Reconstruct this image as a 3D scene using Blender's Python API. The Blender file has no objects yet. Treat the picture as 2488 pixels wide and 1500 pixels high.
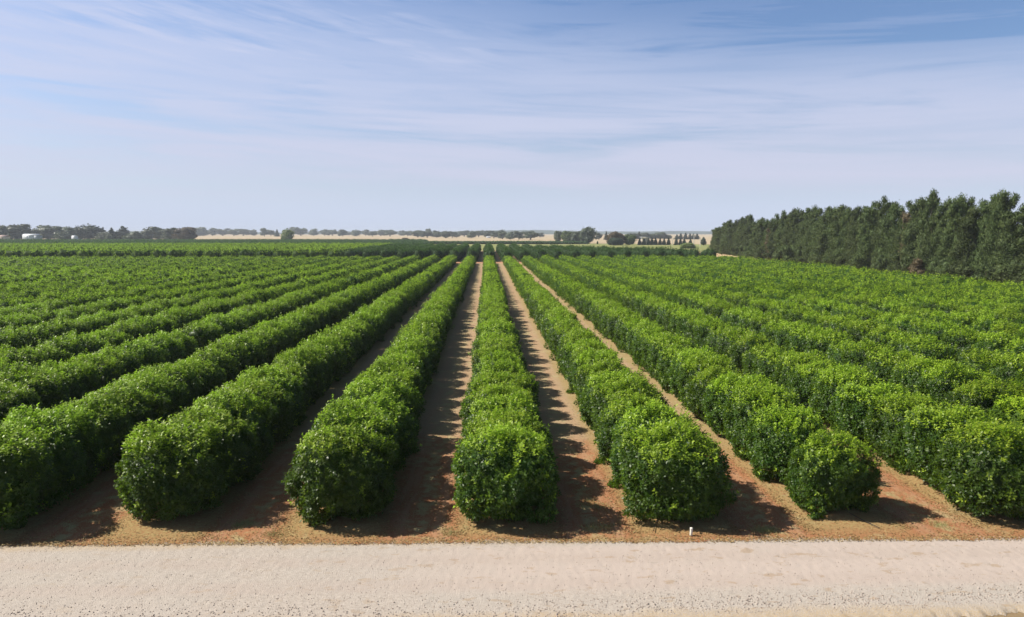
import bpy, bmesh, math, random
import numpy as np
from mathutils import Vector

sc = bpy.context.scene
COL = sc.collection
R = math.radians

# ------------------------------------------------------------------ camera
PW, PH = 2488.0, 1500.0                 # photograph size, used to turn its measurements into directions
FPX = 0.714 * PW
HOR, VPX = 565.0, 1183.4                # horizon line and the point the rows run to
CAM_H = 11.1
PITCH = math.atan((PH / 2 - HOR) / FPX)
YAW = math.atan((PW / 2 - VPX) / FPX * math.cos(PITCH))
cd = bpy.data.cameras.new('camera'); cam = bpy.data.objects.new('camera', cd); COL.objects.link(cam)
cd.sensor_width = 36.0; cd.lens = 0.714 * 36.0; cd.clip_start = 0.5; cd.clip_end = 20000
cam.location = (0, 0, CAM_H); cam.rotation_euler = (math.pi / 2 - PITCH, 0, -YAW)
sc.camera = cam

# ------------------------------------------------------------------ sun and sky
SUN_EL = R(44.0)
SUN_AZ = R(-78.0)                       # clockwise from +Y: the sun stands left, a little ahead
sv = Vector((math.sin(SUN_AZ) * math.cos(SUN_EL), math.cos(SUN_AZ) * math.cos(SUN_EL), math.sin(SUN_EL)))
sl = bpy.data.lights.new('sun', 'SUN'); sl.energy = 5.0; sl.angle = R(0.53); sl.color = (1.0, 0.94, 0.84)
so = bpy.data.objects.new('sun', sl); COL.objects.link(so); so.rotation_euler = (-sv).to_track_quat('-Z', 'Y').to_euler()
sc.view_settings.view_transform = 'Standard'; sc.view_settings.look = 'None'
sc.view_settings.exposure = 0.60; sc.view_settings.gamma = 1.0
sc.cycles.max_bounces = 6; sc.cycles.diffuse_bounces = 3; sc.cycles.glossy_bounces = 2
sc.cycles.transmission_bounces = 3; sc.cycles.volume_bounces = 0; sc.cycles.transparent_max_bounces = 4
sc.cycles.use_denoising = True
sc.cycles.sample_clamp_indirect = 6.0


class NT:
    """small helper for building node trees"""
    def __init__(self, tree): self.t = tree; self.n = tree.nodes; self.l = tree.links
    def new(self, kind, **kw):
        nd = self.n.new(kind)
        for k, v in kw.items(): setattr(nd, k, v)
        return nd
    def put(self, sock, v):
        if hasattr(v, 'is_linked') or isinstance(v, bpy.types.NodeSocket): self.l.new(v, sock)
        elif isinstance(v, (tuple, list)) and sock.type == 'RGBA' and len(v) == 3: sock.default_value = (*v, 1)
        else: sock.default_value = v
    def math(self, op, a, b=0.0, c=0.0, clamp=False):
        m = self.new('ShaderNodeMath', operation=op, use_clamp=clamp)
        for i, v in enumerate((a, b, c)): self.put(m.inputs[i], v)
        return m.outputs[0]
    def ramp(self, v, lo, hi, a=0.0, b=1.0, smooth=True):
        m = self.new('ShaderNodeMapRange', interpolation_type='SMOOTHSTEP' if smooth else 'LINEAR')
        for i, x in enumerate((v, lo, hi, a, b)): self.put(m.inputs[i], x)
        return m.outputs[0]
    def mix(self, f, a, b, mode='MIX'):
        m = self.new('ShaderNodeMix', data_type='RGBA', blend_type=mode)
        self.put(m.inputs[0], f); self.put(m.inputs[6], a); self.put(m.inputs[7], b)
        return m.outputs[2]
    def noise(self, vec, scale, detail=3.0, rough=0.55, dist=0.0):
        m = self.new('ShaderNodeTexNoise'); self.put(m.inputs['Vector'], vec)
        m.inputs['Scale'].default_value = scale; m.inputs['Detail'].default_value = detail
        m.inputs['Roughness'].default_value = rough; m.inputs['Distortion'].default_value = dist
        return m.outputs[0]
    def comb(self, x, y, z):
        m = self.new('ShaderNodeCombineXYZ')
        for i, v in enumerate((x, y, z)): self.put(m.inputs[i], v)
        return m.outputs[0]


world = bpy.data.worlds.new('World'); sc.world = world; world.use_nodes = True
w = NT(world.node_tree)
bg = world.node_tree.nodes['Background']
SKY_K = 0.085
sky = w.new('ShaderNodeTexSky', sky_type='NISHITA', sun_disc=False)
sky.sun_elevation = SUN_EL; sky.sun_rotation = SUN_AZ; sky.altitude = 100; sky.air_density = 1.0; sky.dust_density = 1.2; sky.ozone_density = 2.5
tc = w.new('ShaderNodeTexCoord'); sep = w.new('ShaderNodeSeparateXYZ'); w.l.new(tc.outputs['Generated'], sep.inputs[0])
dx, dy, dz = sep.outputs
el = w.math('ARCSINE', dz)                                 # elevation, radians
az = w.math('ARCTAN2', dx, dy)                             # azimuth clockwise from +Y
# thin high cloud, drawn out in long streaks that dip towards the right
inv = w.math('DIVIDE', 1.0, w.math('ADD', w.math('MAXIMUM', dz, 0.0), 0.10))
px = w.math('MULTIPLY', dx, inv); py = w.math('MULTIPLY', dy, inv)
tilt = w.math('ADD', el, w.math('MULTIPLY', az, 0.05))
streakv = w.comb(w.math('MULTIPLY', az, 2.2), w.math('MULTIPLY', tilt, 26.0), 5.3)
n1 = w.noise(streakv, 1.0, 6.0, 0.6, 0.6)
tilt2 = w.math('ADD', el, w.math('MULTIPLY', az, 0.03))
n2 = w.noise(w.comb(w.math('MULTIPLY', az, 2.8), w.math('MULTIPLY', tilt2, 44.0), 3.7), 1.0, 5.0, 0.55, 0.4)
n3 = w.noise(w.comb(w.math('MULTIPLY', az, 1.1), w.math('MULTIPLY', el, 7.0), 8.1), 1.0, 3.0, 0.5)
fib = w.noise(w.comb(w.math('MULTIPLY', az, 9.0), w.math('MULTIPLY', w.math('ADD', el, w.math('MULTIPLY', az, 0.2)), 95.0), 1.2), 1.0, 4.0, 0.6)
elw = w.math('ADD', el, w.math('MULTIPLY', w.math('SUBTRACT', n2, 0.5), 0.045))
low = w.ramp(elw, 0.040, 0.070)
toparg = w.math('ADD', w.math('ADD', elw, w.math('MULTIPLY', az, 0.065)), w.math('MULTIPLY', w.math('SUBTRACT', n3, 0.5), 0.14))
high = w.ramp(toparg, 0.13, 0.35, 1.0, 0.0)
veil = w.math('MULTIPLY', low, high)
veil = w.math('MULTIPLY', veil, w.ramp(n2, 0.28, 0.62, 0.66, 1.0))
gap_ = w.math('MULTIPLY', w.ramp(n1, 0.46, 0.68), 0.40)
veil = w.math('SUBTRACT', veil, w.math('MULTIPLY', gap_, low), clamp=True)
# brighter wisps high on the left
wz = w.math('MULTIPLY', w.ramp(el, 0.17, 0.225), w.ramp(az, 0.16, -0.06))
wz = w.math('MULTIPLY', wz, w.ramp(n1, 0.46, 0.62))
wz = w.math('MULTIPLY', wz, w.ramp(fib, 0.32, 0.66, 0.15, 1.0))
cover = w.math('ADD', w.math('MULTIPLY', veil, 0.86), w.math('MULTIPLY', wz, 0.45), clamp=True)
cover = w.math('MULTIPLY', cover, w.ramp(el, 0.55, 0.38))
CLOUD = w.mix(w.ramp(el, 0.03, 0.30), (5.0, 5.15, 6.4), (5.0, 5.35, 6.9))
skyc = w.mix(1.0, sky.outputs[0], w.mix(w.ramp(el, 0.40, 0.60), (0.84, 0.90, 1.04), (0.56, 0.55, 0.53)), 'MULTIPLY')
lowair = w.mix(w.ramp(el, 0.02, 0.13, 0.92, 0.0), skyc, (4.85, 5.45, 6.85))
w.l.new(w.mix(cover, lowair, CLOUD), bg.inputs['Color'])
bg.inputs['Strength'].default_value = SKY_K


# ------------------------------------------------------------------ directions and points
def ray(px_, py_):
    x = (px_ - PW / 2) / FPX; y = -(py_ - PH / 2) / FPX
    d = (x, math.cos(PITCH) + y * math.sin(PITCH), -math.sin(PITCH) + y * math.cos(PITCH))
    c, s = math.cos(-YAW), math.sin(-YAW)
    return (c * d[0] - s * d[1], s * d[0] + c * d[1], d[2])

def stand(px_, depth):
    """ground point in the direction of column px_, DEPTH metres ahead"""
    d = ray(px_, HOR); t = depth / math.hypot(d[0], d[1]); t = depth / d[1] * 1.0
    return d[0] * t, d[1] * t

def high(py_, depth):
    """height of something seen at picture row py_, DEPTH metres ahead"""
    return CAM_H - (py_ - HOR) / FPX * depth

def project(x, y, z):
    c, s = math.cos(YAW), math.sin(YAW)
    rx, ry, rz = c * x - s * y, s * x + c * y, z - CAM_H
    fw = ry * math.cos(PITCH) - rz * math.sin(PITCH); up = ry * math.sin(PITCH) + rz * math.cos(PITCH)
    if fw < 0.1: return None
    return PW / 2 + FPX * rx / fw, PH / 2 - FPX * up / fw

# ------------------------------------------------------------------ materials
def mat(name):
    m = bpy.data.materials.new(name); m.use_nodes = True
    n = NT(m.node_tree); return m, n, n.n['Principled BSDF']

def leaf_mat(name, old, young, trans, rough=0.42, k_tr=0.32, spec=0.5, objvar=0.25, k_top=3.0):
    m, n, b = mat(name)
    at = n.new('ShaderNodeAttribute', attribute_name='tint')
    oi = n.new('ShaderNodeObjectInfo')
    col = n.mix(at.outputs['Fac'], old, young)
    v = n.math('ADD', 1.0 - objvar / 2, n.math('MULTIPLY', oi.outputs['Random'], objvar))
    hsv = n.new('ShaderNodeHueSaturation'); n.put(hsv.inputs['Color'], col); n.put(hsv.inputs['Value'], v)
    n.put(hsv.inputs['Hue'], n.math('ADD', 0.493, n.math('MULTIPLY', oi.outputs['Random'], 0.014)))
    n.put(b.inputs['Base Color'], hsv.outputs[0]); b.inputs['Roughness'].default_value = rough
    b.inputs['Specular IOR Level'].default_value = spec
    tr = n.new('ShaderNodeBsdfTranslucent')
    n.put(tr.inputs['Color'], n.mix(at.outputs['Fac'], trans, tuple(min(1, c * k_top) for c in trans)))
    mx = n.new('ShaderNodeMixShader'); mx.inputs[0].default_value = k_tr
    n.l.new(b.outputs[0], mx.inputs[1]); n.l.new(tr.outputs[0], mx.inputs[2])
    n.l.new(mx.outputs[0], n.n['Material Output'].inputs['Surface'])
    return m

M = {}
M['citrus'] = leaf_mat('citrus_leaf', (0.026, 0.074, 0.008), (0.370, 0.500, 0.034), (0.092, 0.162, 0.010), rough=0.45, spec=0.36, k_tr=0.40, k_top=3.8, objvar=0.38)  # young/old contrast: new flush, widened to paint lit tops and dark flanks
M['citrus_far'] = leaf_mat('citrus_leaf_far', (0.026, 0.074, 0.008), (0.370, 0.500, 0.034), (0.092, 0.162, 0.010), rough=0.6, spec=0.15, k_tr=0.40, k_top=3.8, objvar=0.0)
M['dark_citrus'] = leaf_mat('dark_citrus_leaf', (0.022, 0.055, 0.012), (0.045, 0.095, 0.018), (0.05, 0.11, 0.015), k_tr=0.2, rough=0.6, spec=0.12)
M['sheoak'] = leaf_mat('sheoak_needle', (0.052, 0.082, 0.026), (0.132, 0.168, 0.052), (0.05, 0.07, 0.02), rough=0.6, k_tr=0.18, spec=0.2, objvar=0.5)
M['gum'] = leaf_mat('gum_leaf', (0.062, 0.082, 0.050), (0.125, 0.148, 0.084), (0.07, 0.09, 0.04), rough=0.55, k_tr=0.15, spec=0.3, objvar=0.5)
M['conifer'] = leaf_mat('conifer_needle', (0.026, 0.044, 0.026), (0.045, 0.068, 0.034), (0.02, 0.04, 0.02), rough=0.6, k_tr=0.1, spec=0.2)
M['brown_leaf'] = leaf_mat('dry_brown_leaf', (0.085, 0.070, 0.040), (0.16, 0.12, 0.065), (0.10, 0.08, 0.04), rough=0.7, k_tr=0.15, spec=0.2)
M['fresh_leaf'] = leaf_mat('fresh_leaf', (0.12, 0.17, 0.045), (0.20, 0.25, 0.065), (0.14, 0.2, 0.04), rough=0.5, k_tr=0.3)

def plain(name, c, rough=0.8, spec=0.3, scale=6.0, var=0.25):
    m, n, b = mat(name)
    geo = n.new('ShaderNodeTexCoord')
    f = n.noise(geo.outputs['Object'], scale, 4.0)
    n.put(b.inputs['Base Color'], n.mix(n.ramp(f, 0.3, 0.7), tuple(x * (1 - var) for x in c), tuple(min(1, x * (1 + var)) for x in c)))
    b.inputs['Roughness'].default_value = rough; b.inputs['Specular IOR Level'].default_value = spec
    return m
M['bark'] = plain('bark', (0.12, 0.085, 0.06)); M['pale_bark'] = plain('pale_bark', (0.28, 0.24, 0.19))
M['white_pvc'] = plain('white_pvc', (0.80, 0.76, 0.66), 0.45, 0.4, 12, 0.06)
M['hose'] = plain('black_hose', (0.018, 0.018, 0.019), 0.5)
M['white_steel'] = plain('white_steel', (0.62, 0.64, 0.66), 0.5, 0.4, 0.5, 0.06)
M['grey_steel'] = plain('grey_steel', (0.30, 0.34, 0.38), 0.5, 0.4, 0.5, 0.1)
M['tin_roof'] = plain('tin_roof', (0.60, 0.62, 0.64), 0.45, 0.5, 0.4, 0.08)
M['red_roof'] = plain('red_roof', (0.42, 0.30, 0.25), 0.7, 0.3, 0.5, 0.12)
M['cream_wall'] = plain('cream_wall', (0.52, 0.46, 0.36), 0.8, 0.2, 0.5, 0.1)
M['dark_opening'] = plain('dark_opening', (0.03, 0.032, 0.035), 0.6)
M['pole_wood'] = plain('pole_wood', (0.55, 0.53, 0.48), 0.8)

# soil: world coordinates, follows the rows, the headland and the paddocks beyond
ROW0, ROWS = 0.75, 6.58
Y0 = 28.2
def soil_material():
    m, n, b = mat('soil')
    tcg = n.new('ShaderNodeNewGeometry'); P = tcg.outputs['Position']
    s = n.new('ShaderNodeSeparateXYZ'); n.l.new(P, s.inputs[0]); x, y, z = s.outputs
    nb = n.noise(P, 0.35, 4.0); nm = n.noise(P, 1.7, 5.0, 0.6); nf = n.noise(P, 9.0, 4.0, 0.7); ng = n.noise(P, 38.0, 3.0, 0.7)
    st = n.new('ShaderNodeVectorMath', operation='MULTIPLY'); n.l.new(P, st.inputs[0]); st.inputs[1].default_value = (3.0, 0.35, 1)
    nl = n.noise(st.outputs[0], 1.0, 4.0, 0.6)
    # distance from the nearest row
    u = n.math('PINGPONG', n.math('SUBTRACT', x, ROW0), ROWS / 2)      # 0 on a row, 3.29 mid aisle
    u = n.math('ADD', u, n.math('MULTIPLY', n.math('SUBTRACT', nm, 0.5), 0.9))
    red = n.mix(nf, (0.240, 0.098, 0.044), (0.375, 0.180, 0.092))
    tan = n.mix(nf, (0.276, 0.184, 0.106), (0.396, 0.294, 0.184))
    litter = n.mix(nf, (0.193, 0.124, 0.051), (0.386, 0.304, 0.138))
    straw = n.mix(nf, (0.276, 0.248, 0.120), (0.423, 0.368, 0.202))
    track = n.mix(nf, (0.331, 0.193, 0.110), (0.432, 0.285, 0.184))
    # aisles: tan trash between the rows, redder on the wheel lines, and red near the headland
    redness = n.math('ADD', n.ramp(y, 27.0, 46.0, 1.1, 0.1), n.math('MULTIPLY', n.math('SUBTRACT', nb, 0.5), 1.1))
    redness = n.ramp(redness, 0.25, 0.75)
    c = n.mix(redness, tan, red)
    wl = n.math('MULTIPLY', n.ramp(n.math('ABSOLUTE', n.math('SUBTRACT', u, 2.45)), 0.15, 0.45, 1.0, 0.0), n.ramp(nl, 0.35, 0.6))
    c = n.mix(n.math('MULTIPLY', wl, 0.5), c, track)
    mid = n.math('MULTIPLY', n.ramp(u, 2.7, 3.2), n.ramp(nm, 0.42, 0.62))
    c = n.mix(n.math('MULTIPLY', mid, 0.75), c, straw)
    near = n.math('MULTIPLY', n.ramp(u, 2.15, 1.65), n.ramp(y, 25.2, 26.4))
    near = n.math('MULTIPLY', near, n.ramp(nf, 0.30, 0.60, 0.30, 0.95))
    c = n.mix(near, c, litter)
    edge = n.math('MULTIPLY', n.ramp(n.math('ADD', y, n.math('MULTIPLY', nm, 1.4)), 25.9, 26.9, 1.0, 0.0), n.ramp(ng, 0.40, 0.62))
    c = n.mix(n.math('MULTIPLY', edge, n.ramp(nb, 0.4, 0.6, 0.1, 0.7)), c, litter)
    patch = n.ramp(n.math('ADD', n.math('MULTIPLY', nb, 0.6), n.math('MULTIPLY', nm, 0.5)), 0.58, 0.70)
    c = n.mix(n.math('MULTIPLY', patch, 0.6), c, straw)
    c = n.mix(n.ramp(ng, 0.35, 0.75, 0.0, 0.35), c, n.mix(1.0, c, (1.5, 1.45, 1.35), 'MULTIPLY'))
    c = n.mix(n.ramp(ng, 0.44, 0.28, 0.0, 0.45), c, n.mix(1.0, c, (0.460, 0.442, 0.414), 'MULTIPLY'))
    # beyond the orchard: green verge, then straw paddock
    far1 = n.noise(P, 0.012, 4.0, 0.6, 0.3); far2 = n.noise(P, 0.05, 4.0)
    grass = n.mix(far2, (0.156, 0.184, 0.051), (0.276, 0.276, 0.110))
    yw = n.math('ADD', y, n.math('MULTIPLY', n.math('SUBTRACT', far1, 0.5), 60.0))
    c = n.mix(n.ramp(yw, 425.0, 455.0), c, grass)
    sg = n.math('MULTIPLY', n.ramp(x, 85.0, 105.0), n.ramp(yw, 300.0, 330.0))
    c = n.mix(sg, c, n.mix(n.ramp(yw, 395.0, 430.0), (0.478, 0.340, 0.202), grass))
    pad = n.mix(far1, (0.37, 0.285, 0.175), (0.45, 0.375, 0.24))
    pad = n.mix(n.ramp(n.noise(n.comb(n.math('MULTIPLY', x, 0.003), n.math('MULTIPLY', y, 0.02), 0.0), 1.0, 3.0), 0.5, 0.7), pad, (0.38, 0.265, 0.17))
    c = n.mix(n.ramp(n.math('ADD', yw, n.math('MULTIPLY', x, 0.5)), 760.0, 800.0), c, pad)
    # behind the road
    c = n.mix(n.ramp(n.math('ADD', y, n.math('MULTIPLY', nm, 0.8)), 20.6, 20.2), c, n.mix(nf, (0.20, 0.135, 0.075), (0.31, 0.235, 0.135)))
    n.put(b.inputs['Base Color'], c); b.inputs['Roughness'].default_value = 0.95; b.inputs['Specular IOR Level'].default_value = 0.1
    bump = n.new('ShaderNodeBump'); bump.inputs['Strength'].default_value = 0.8; bump.inputs['Distance'].default_value = 0.05
    n.put(bump.inputs['Height'], n.math('ADD', n.math('MULTIPLY', nf, 0.6), n.math('MULTIPLY', ng, 0.5)))
    n.l.new(bump.outputs[0], b.inputs['Normal'])
    return m

def road_material():
    m, n, b = mat('gravel_road')
    tcg = n.new('ShaderNodeNewGeometry'); P = tcg.outputs['Position']
    s = n.new('ShaderNodeSeparateXYZ'); n.l.new(P, s.inputs[0]); x, y, z = s.outputs
    v = n.new('ShaderNodeTexVoronoi'); n.l.new(P, v.inputs['Vector']); v.inputs['Scale'].default_value = 22.0
    v2 = n.new('ShaderNodeTexVoronoi'); n.l.new(P, v2.inputs['Vector']); v2.inputs['Scale'].default_value = 48.0
    nb = n.noise(P, 0.22, 3.0); nm = n.noise(P, 1.1, 4.0, 0.6)
    stv = n.new('ShaderNodeVectorMath', operation='MULTIPLY'); n.l.new(P, stv.inputs[0]); stv.inputs[1].default_value = (0.9, 1.7, 1)
    ns = n.noise(stv.outputs[0], 1.3, 5.0, 0.65)
    nx = n.noise(P, 30.0, 3.0, 0.7)
    # packed pink fines down the middle to the right, loose pale stone along the edges
    packed = n.math('MULTIPLY', n.ramp(x, -6.0, 2.0), n.math('MULTIPLY', n.ramp(y, 21.1, 22.0), n.ramp(y, 25.0, 24.5)))
    packed = n.math('MULTIPLY', packed, n.ramp(nm, 0.25, 0.5, 0.6, 1.0))
    vs = n.new('ShaderNodeSeparateColor'); n.l.new(v.outputs['Color'], vs.inputs[0])
    grey = n.mix(vs.outputs[0], (0.335, 0.288, 0.246), (0.44, 0.385, 0.333))
    grey = n.mix(n.ramp(nb, 0.35, 0.65, 0.0, 0.4), grey, (0.385, 0.353, 0.312))
    pink = n.mix(nx, (0.395, 0.328, 0.284), (0.448, 0.378, 0.33))
    c = n.mix(packed, grey, pink)
    wt = n.math('MAXIMUM', n.ramp(n.math('ABSOLUTE', n.math('SUBTRACT', y, 22.0)), 0.2, 0.55, 1.0, 0.0), n.ramp(n.math('ABSOLUTE', n.math('SUBTRACT', y, 23.75)), 0.2, 0.55, 1.0, 0.0))
    c = n.mix(n.math('MULTIPLY', wt, n.ramp(nm, 0.3, 0.6, 0.15, 0.5)), c, n.mix(1.0, pink, (0.90, 0.89, 0.88), 'MULTIPLY'))
    st = n.math('MULTIPLY', n.ramp(ns, 0.57, 0.66), n.ramp(x, -16.0, 8.0, 0.35, 1.0))
    c = n.mix(n.math('MULTIPLY', st, 0.6), c, (0.31, 0.225, 0.145))
    sg2 = n.ramp(n.noise(stv.outputs[0], 2.3, 4.0, 0.6), 0.62, 0.72)
    c = n.mix(n.math('MULTIPLY', sg2, 0.45), c, (0.295, 0.262, 0.221))
    ed = n.math('MAXIMUM', n.ramp(n.math('ADD', y, n.math('MULTIPLY', nm, 0.7)), 25.1, 25.7), n.ramp(n.math('ADD', y, n.math('MULTIPLY', nm, 1.0)), 21.0, 20.3))
    c = n.mix(n.math('MULTIPLY', ed, n.ramp(nx, 0.40, 0.60, 0.1, 0.75)), c, (0.410, 0.295, 0.156))
    n.put(b.inputs['Base Color'], c); b.inputs['Roughness'].default_value = 0.92; b.inputs['Specular IOR Level'].default_value = 0.15
    bump = n.new('ShaderNodeBump'); bump.inputs['Strength'].default_value = 0.5; bump.inputs['Distance'].default_value = 0.025
    hgt = n.math('ADD', n.math('MULTIPLY', v.outputs['Distance'], n.math('SUBTRACT', 1.0, n.math('MULTIPLY', packed, 0.75))), n.math('MULTIPLY', v2.outputs['Distance'], 0.35))
    n.put(bump.inputs['Height'], hgt); n.l.new(bump.outputs[0], b.inputs['Normal'])
    return m

M['soil'] = soil_material(); M['road'] = road_material()

# ------------------------------------------------------------------ object helpers
def tag(o, label=None, cat=None, group=None, kind=None):
    for k, v in (('label', label), ('category', cat), ('group', group), ('kind', kind)):
        if v: o[k] = v
    return o

def link(name, me, mats, parent=None, loc=None):
    o = bpy.data.objects.new(name, me); COL.objects.link(o)
    if not me.materials:
        for m_ in (mats if isinstance(mats, (list, tuple)) else [mats]): me.materials.append(m_)
    if parent: o.parent = parent
    if loc: o.location = loc
    return o

def empty(name, loc, rz=0.0, s=(1, 1, 1)):
    o = bpy.data.objects.new(name, None); COL.objects.link(o); o.empty_display_size = 0.3
    o.location = loc; o.rotation_euler = (0, 0, rz); o.scale = s
    return o

def mesh_from(name, verts, quads, tint=None, matidx=None, tris=None):
    """numpy arrays to a mesh; QUADS (n,4)"""
    me = bpy.data.meshes.new(name)
    verts = np.asarray(verts, np.float32); quads = np.asarray(quads, np.int32)
    me.vertices.add(len(verts)); me.vertices.foreach_set('co', verts.ravel())
    nq = len(quads)
    me.loops.add(nq * 4); me.loops.foreach_set('vertex_index', quads.ravel())
    me.polygons.add(nq); me.polygons.foreach_set('loop_start', np.arange(nq, dtype=np.int32) * 4)
    if matidx is not None: me.polygons.foreach_set('material_index', np.asarray(matidx, np.int32))
    if tint is not None:
        a = me.attributes.new('tint', 'FLOAT', 'FACE'); a.data.foreach_set('value', np.asarray(tint, np.float32))
    me.update(calc_edges=True)
    return me

def unit(v): return v / np.maximum(np.linalg.norm(v, axis=-1, keepdims=True), 1e-9)

def leaves(P, D, N, L, Wd, fold=0.22):
    """leaf quads: base, side, tip, side, folded along the midrib"""
    n = len(P); L = np.asarray(L).reshape(-1, 1) * np.ones((n, 1)); Wd = np.asarray(Wd).reshape(-1, 1) * np.ones((n, 1))
    S = unit(np.cross(D, N)); N2 = np.cross(S, D)
    mid = P + D * L * 0.45 + N2 * Wd * fold
    V = np.stack([P, mid - S * Wd * 0.5, P + D * L, mid + S * Wd * 0.5], 1).reshape(-1, 3)
    return V, np.arange(4 * n).reshape(n, 4)

def sphere_dirs(rng, n):
    v = rng.normal(size=(n, 3)); return unit(v)

def blob(center, rad, rng, nu=14, nv=9, bump=0.12):
    """a lumpy closed quad blob (poles are small quads)"""
    dirs = sphere_dirs(rng, 12); amp = rng.uniform(-bump, bump, 12)
    th = np.linspace(0, 2 * np.pi, nu, endpoint=False); ph = np.linspace(-np.pi / 2 * 0.97, np.pi / 2 * 0.97, nv)
    T, Ph = np.meshgrid(th, ph)
    d = np.stack([np.cos(Ph) * np.cos(T), np.cos(Ph) * np.sin(T), np.sin(Ph)], -1).reshape(-1, 3)
    r = 1 + (np.exp((d @ dirs.T - 1) * 6) * amp).sum(1)
    V = np.asarray(center) + d * r[:, None] * np.asarray(rad)
    Q = []
    for j in range(nv - 1):
        for i in range(nu): Q.append((j * nu + i, j * nu + (i + 1) % nu, (j + 1) * nu + (i + 1) % nu, (j + 1) * nu + i))
    for top in (0, nv - 1):
        b_ = top * nu
        for i in range(0, nu // 2 - 1):
            q = (b_ + i, b_ + i + 1, b_ + nu - 2 - i, b_ + nu - 1 - i)
            Q.append(q if top else q[::-1])
    return V, np.array(Q)

def join(parts):
    """parts: list of (V, Q, tint) -> one"""
    Vs, Qs, Ts, o = [], [], [], 0
    for V, Q, t in parts:
        Vs.append(V); Qs.append(Q + o); Ts.append(np.ones(len(Q)) * t); o += len(V)
    return np.concatenate(Vs), np.concatenate(Qs), np.concatenate(Ts)

def tube(p0, p1, r0, r1, n=7, rings=4, wob=0.0, rng=None):
    p0, p1 = np.array(p0, float), np.array(p1, float); ax = unit(p1 - p0)
    a = unit(np.cross(ax, [0.3, 0.9, 0.1])); b_ = np.cross(ax, a)
    V = []
    for k in range(rings + 1):
        t = k / rings; c = p0 + (p1 - p0) * t
        if wob and rng is not None and 0 < k < rings: c = c + rng.normal(size=3) * wob
        r = r0 + (r1 - r0) * t
        for i in range(n): V.append(c + r * (a * math.cos(2 * math.pi * i / n) + b_ * math.sin(2 * math.pi * i / n)))
    Q = [(k * n + i, k * n + (i + 1) % n, (k + 1) * n + (i + 1) % n, (k + 1) * n + i) for k in range(rings) for i in range(n)]
    return np.array(V), np.array(Q)

# ------------------------------------------------------------------ setting: ground and roads
def sheet(name, xs, ys, zf, m, jag=None):
    X, Y = np.meshgrid(xs, ys); V = np.stack([X, Y, np.zeros_like(X)], -1).reshape(-1, 3)
    if jag is not None: V = jag(V, len(xs), len(ys))
    V[:, 2] = zf(V)
    nx_ = len(xs); i = np.arange(len(ys) - 1)[:, None] * nx_ + np.arange(nx_ - 1)[None, :]
    Q = np.stack([i, i + 1, i + 1 + nx_, i + nx_], -1).reshape(-1, 4)
    o = link(name, mesh_from(name, V, Q), m); tag(o, kind='structure'); return o

gx = np.concatenate([[-6000, -2500, -900, -300, -120], np.arange(-60, 61, 0.5), [120, 300, 900, 2500, 6000]])
gy = np.concatenate([[-300, -60], np.arange(15, 60, 0.5), [70, 100, 200, 400, 800, 1600, 3000, 6000]])
rg0 = np.random.default_rng(3)
def ground_z(V):
    x, y = V[:, 0], V[:, 1]
    near = np.clip((y - 25.9) / 1.5, 0, 1) * np.clip((60 - y) / 20, 0, 1) * np.clip((60 - np.abs(x)) / 10, 0, 1)
    u = np.abs((x - ROW0 + ROWS / 2) % ROWS - ROWS / 2)
    berm = 0.10 * np.exp(-(u / 1.7) ** 2)
    return near * (berm + 0.03 * np.sin(x * 2.1 + y * 0.7) * np.sin(y * 1.3 - x * 0.4) - 0.03)
sheet('ground', gx, gy, ground_z, M['soil'])

rx = np.concatenate([np.arange(-70, -24, 1.0), np.arange(-24, 24.01, 0.08), np.arange(25, 71, 1.0)])
ry = np.linspace(0, 1, 46)
def wob(x, s):
    return 0.05 * np.sin(x * 3.1 + s) + 0.04 * np.sin(x * 7.7 + 2 * s) + 0.10 * np.sin(x * 0.6 + s) + 0.04 * np.sin(x * 17.0 + s * 3) + 0.03 * np.sin(x * 29.0 + s * 5)
def jag_road(V, nx_, ny_):
    x, t = V[:, 0], V[:, 1].copy()
    far_edge = 25.33 - 0.0192 * x + wob(x, 1.0)
    near_edge = 19.52 + 0.035 * np.clip(x - 9, -8, 12) - 0.35 * (x < 4) + 0.0 + wob(x, 4.2)
    V[:, 1] = near_edge + (far_edge - near_edge) * t
    V[:, 0] = x
    V[:, 2] = t
    return V
def road_z(V):
    t = V[:, 2]; x, y = V[:, 0], V[:, 1]
    e = np.clip(np.minimum(t, 1 - t) / 0.05, 0, 1)
    rough = rg0.normal(size=len(x)) * 0.006
    return 0.004 + 0.07 * np.sqrt(e) + rough * e + 0.02 * np.exp(-((t - 0.12) / 0.08) ** 2)
sheet('gravel_road', rx, ry, road_z, M['road'], jag_road)
# headland track that crosses between the two orchard blocks
sheet('cross_track', np.linspace(-330, 96, 80), np.linspace(266.5, 273.5, 4), lambda V: 0.01 + 0 * V[:, 0], plain('red_track', (0.42, 0.20, 0.115), 0.95, 0.1, 0.3, 0.15))

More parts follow.
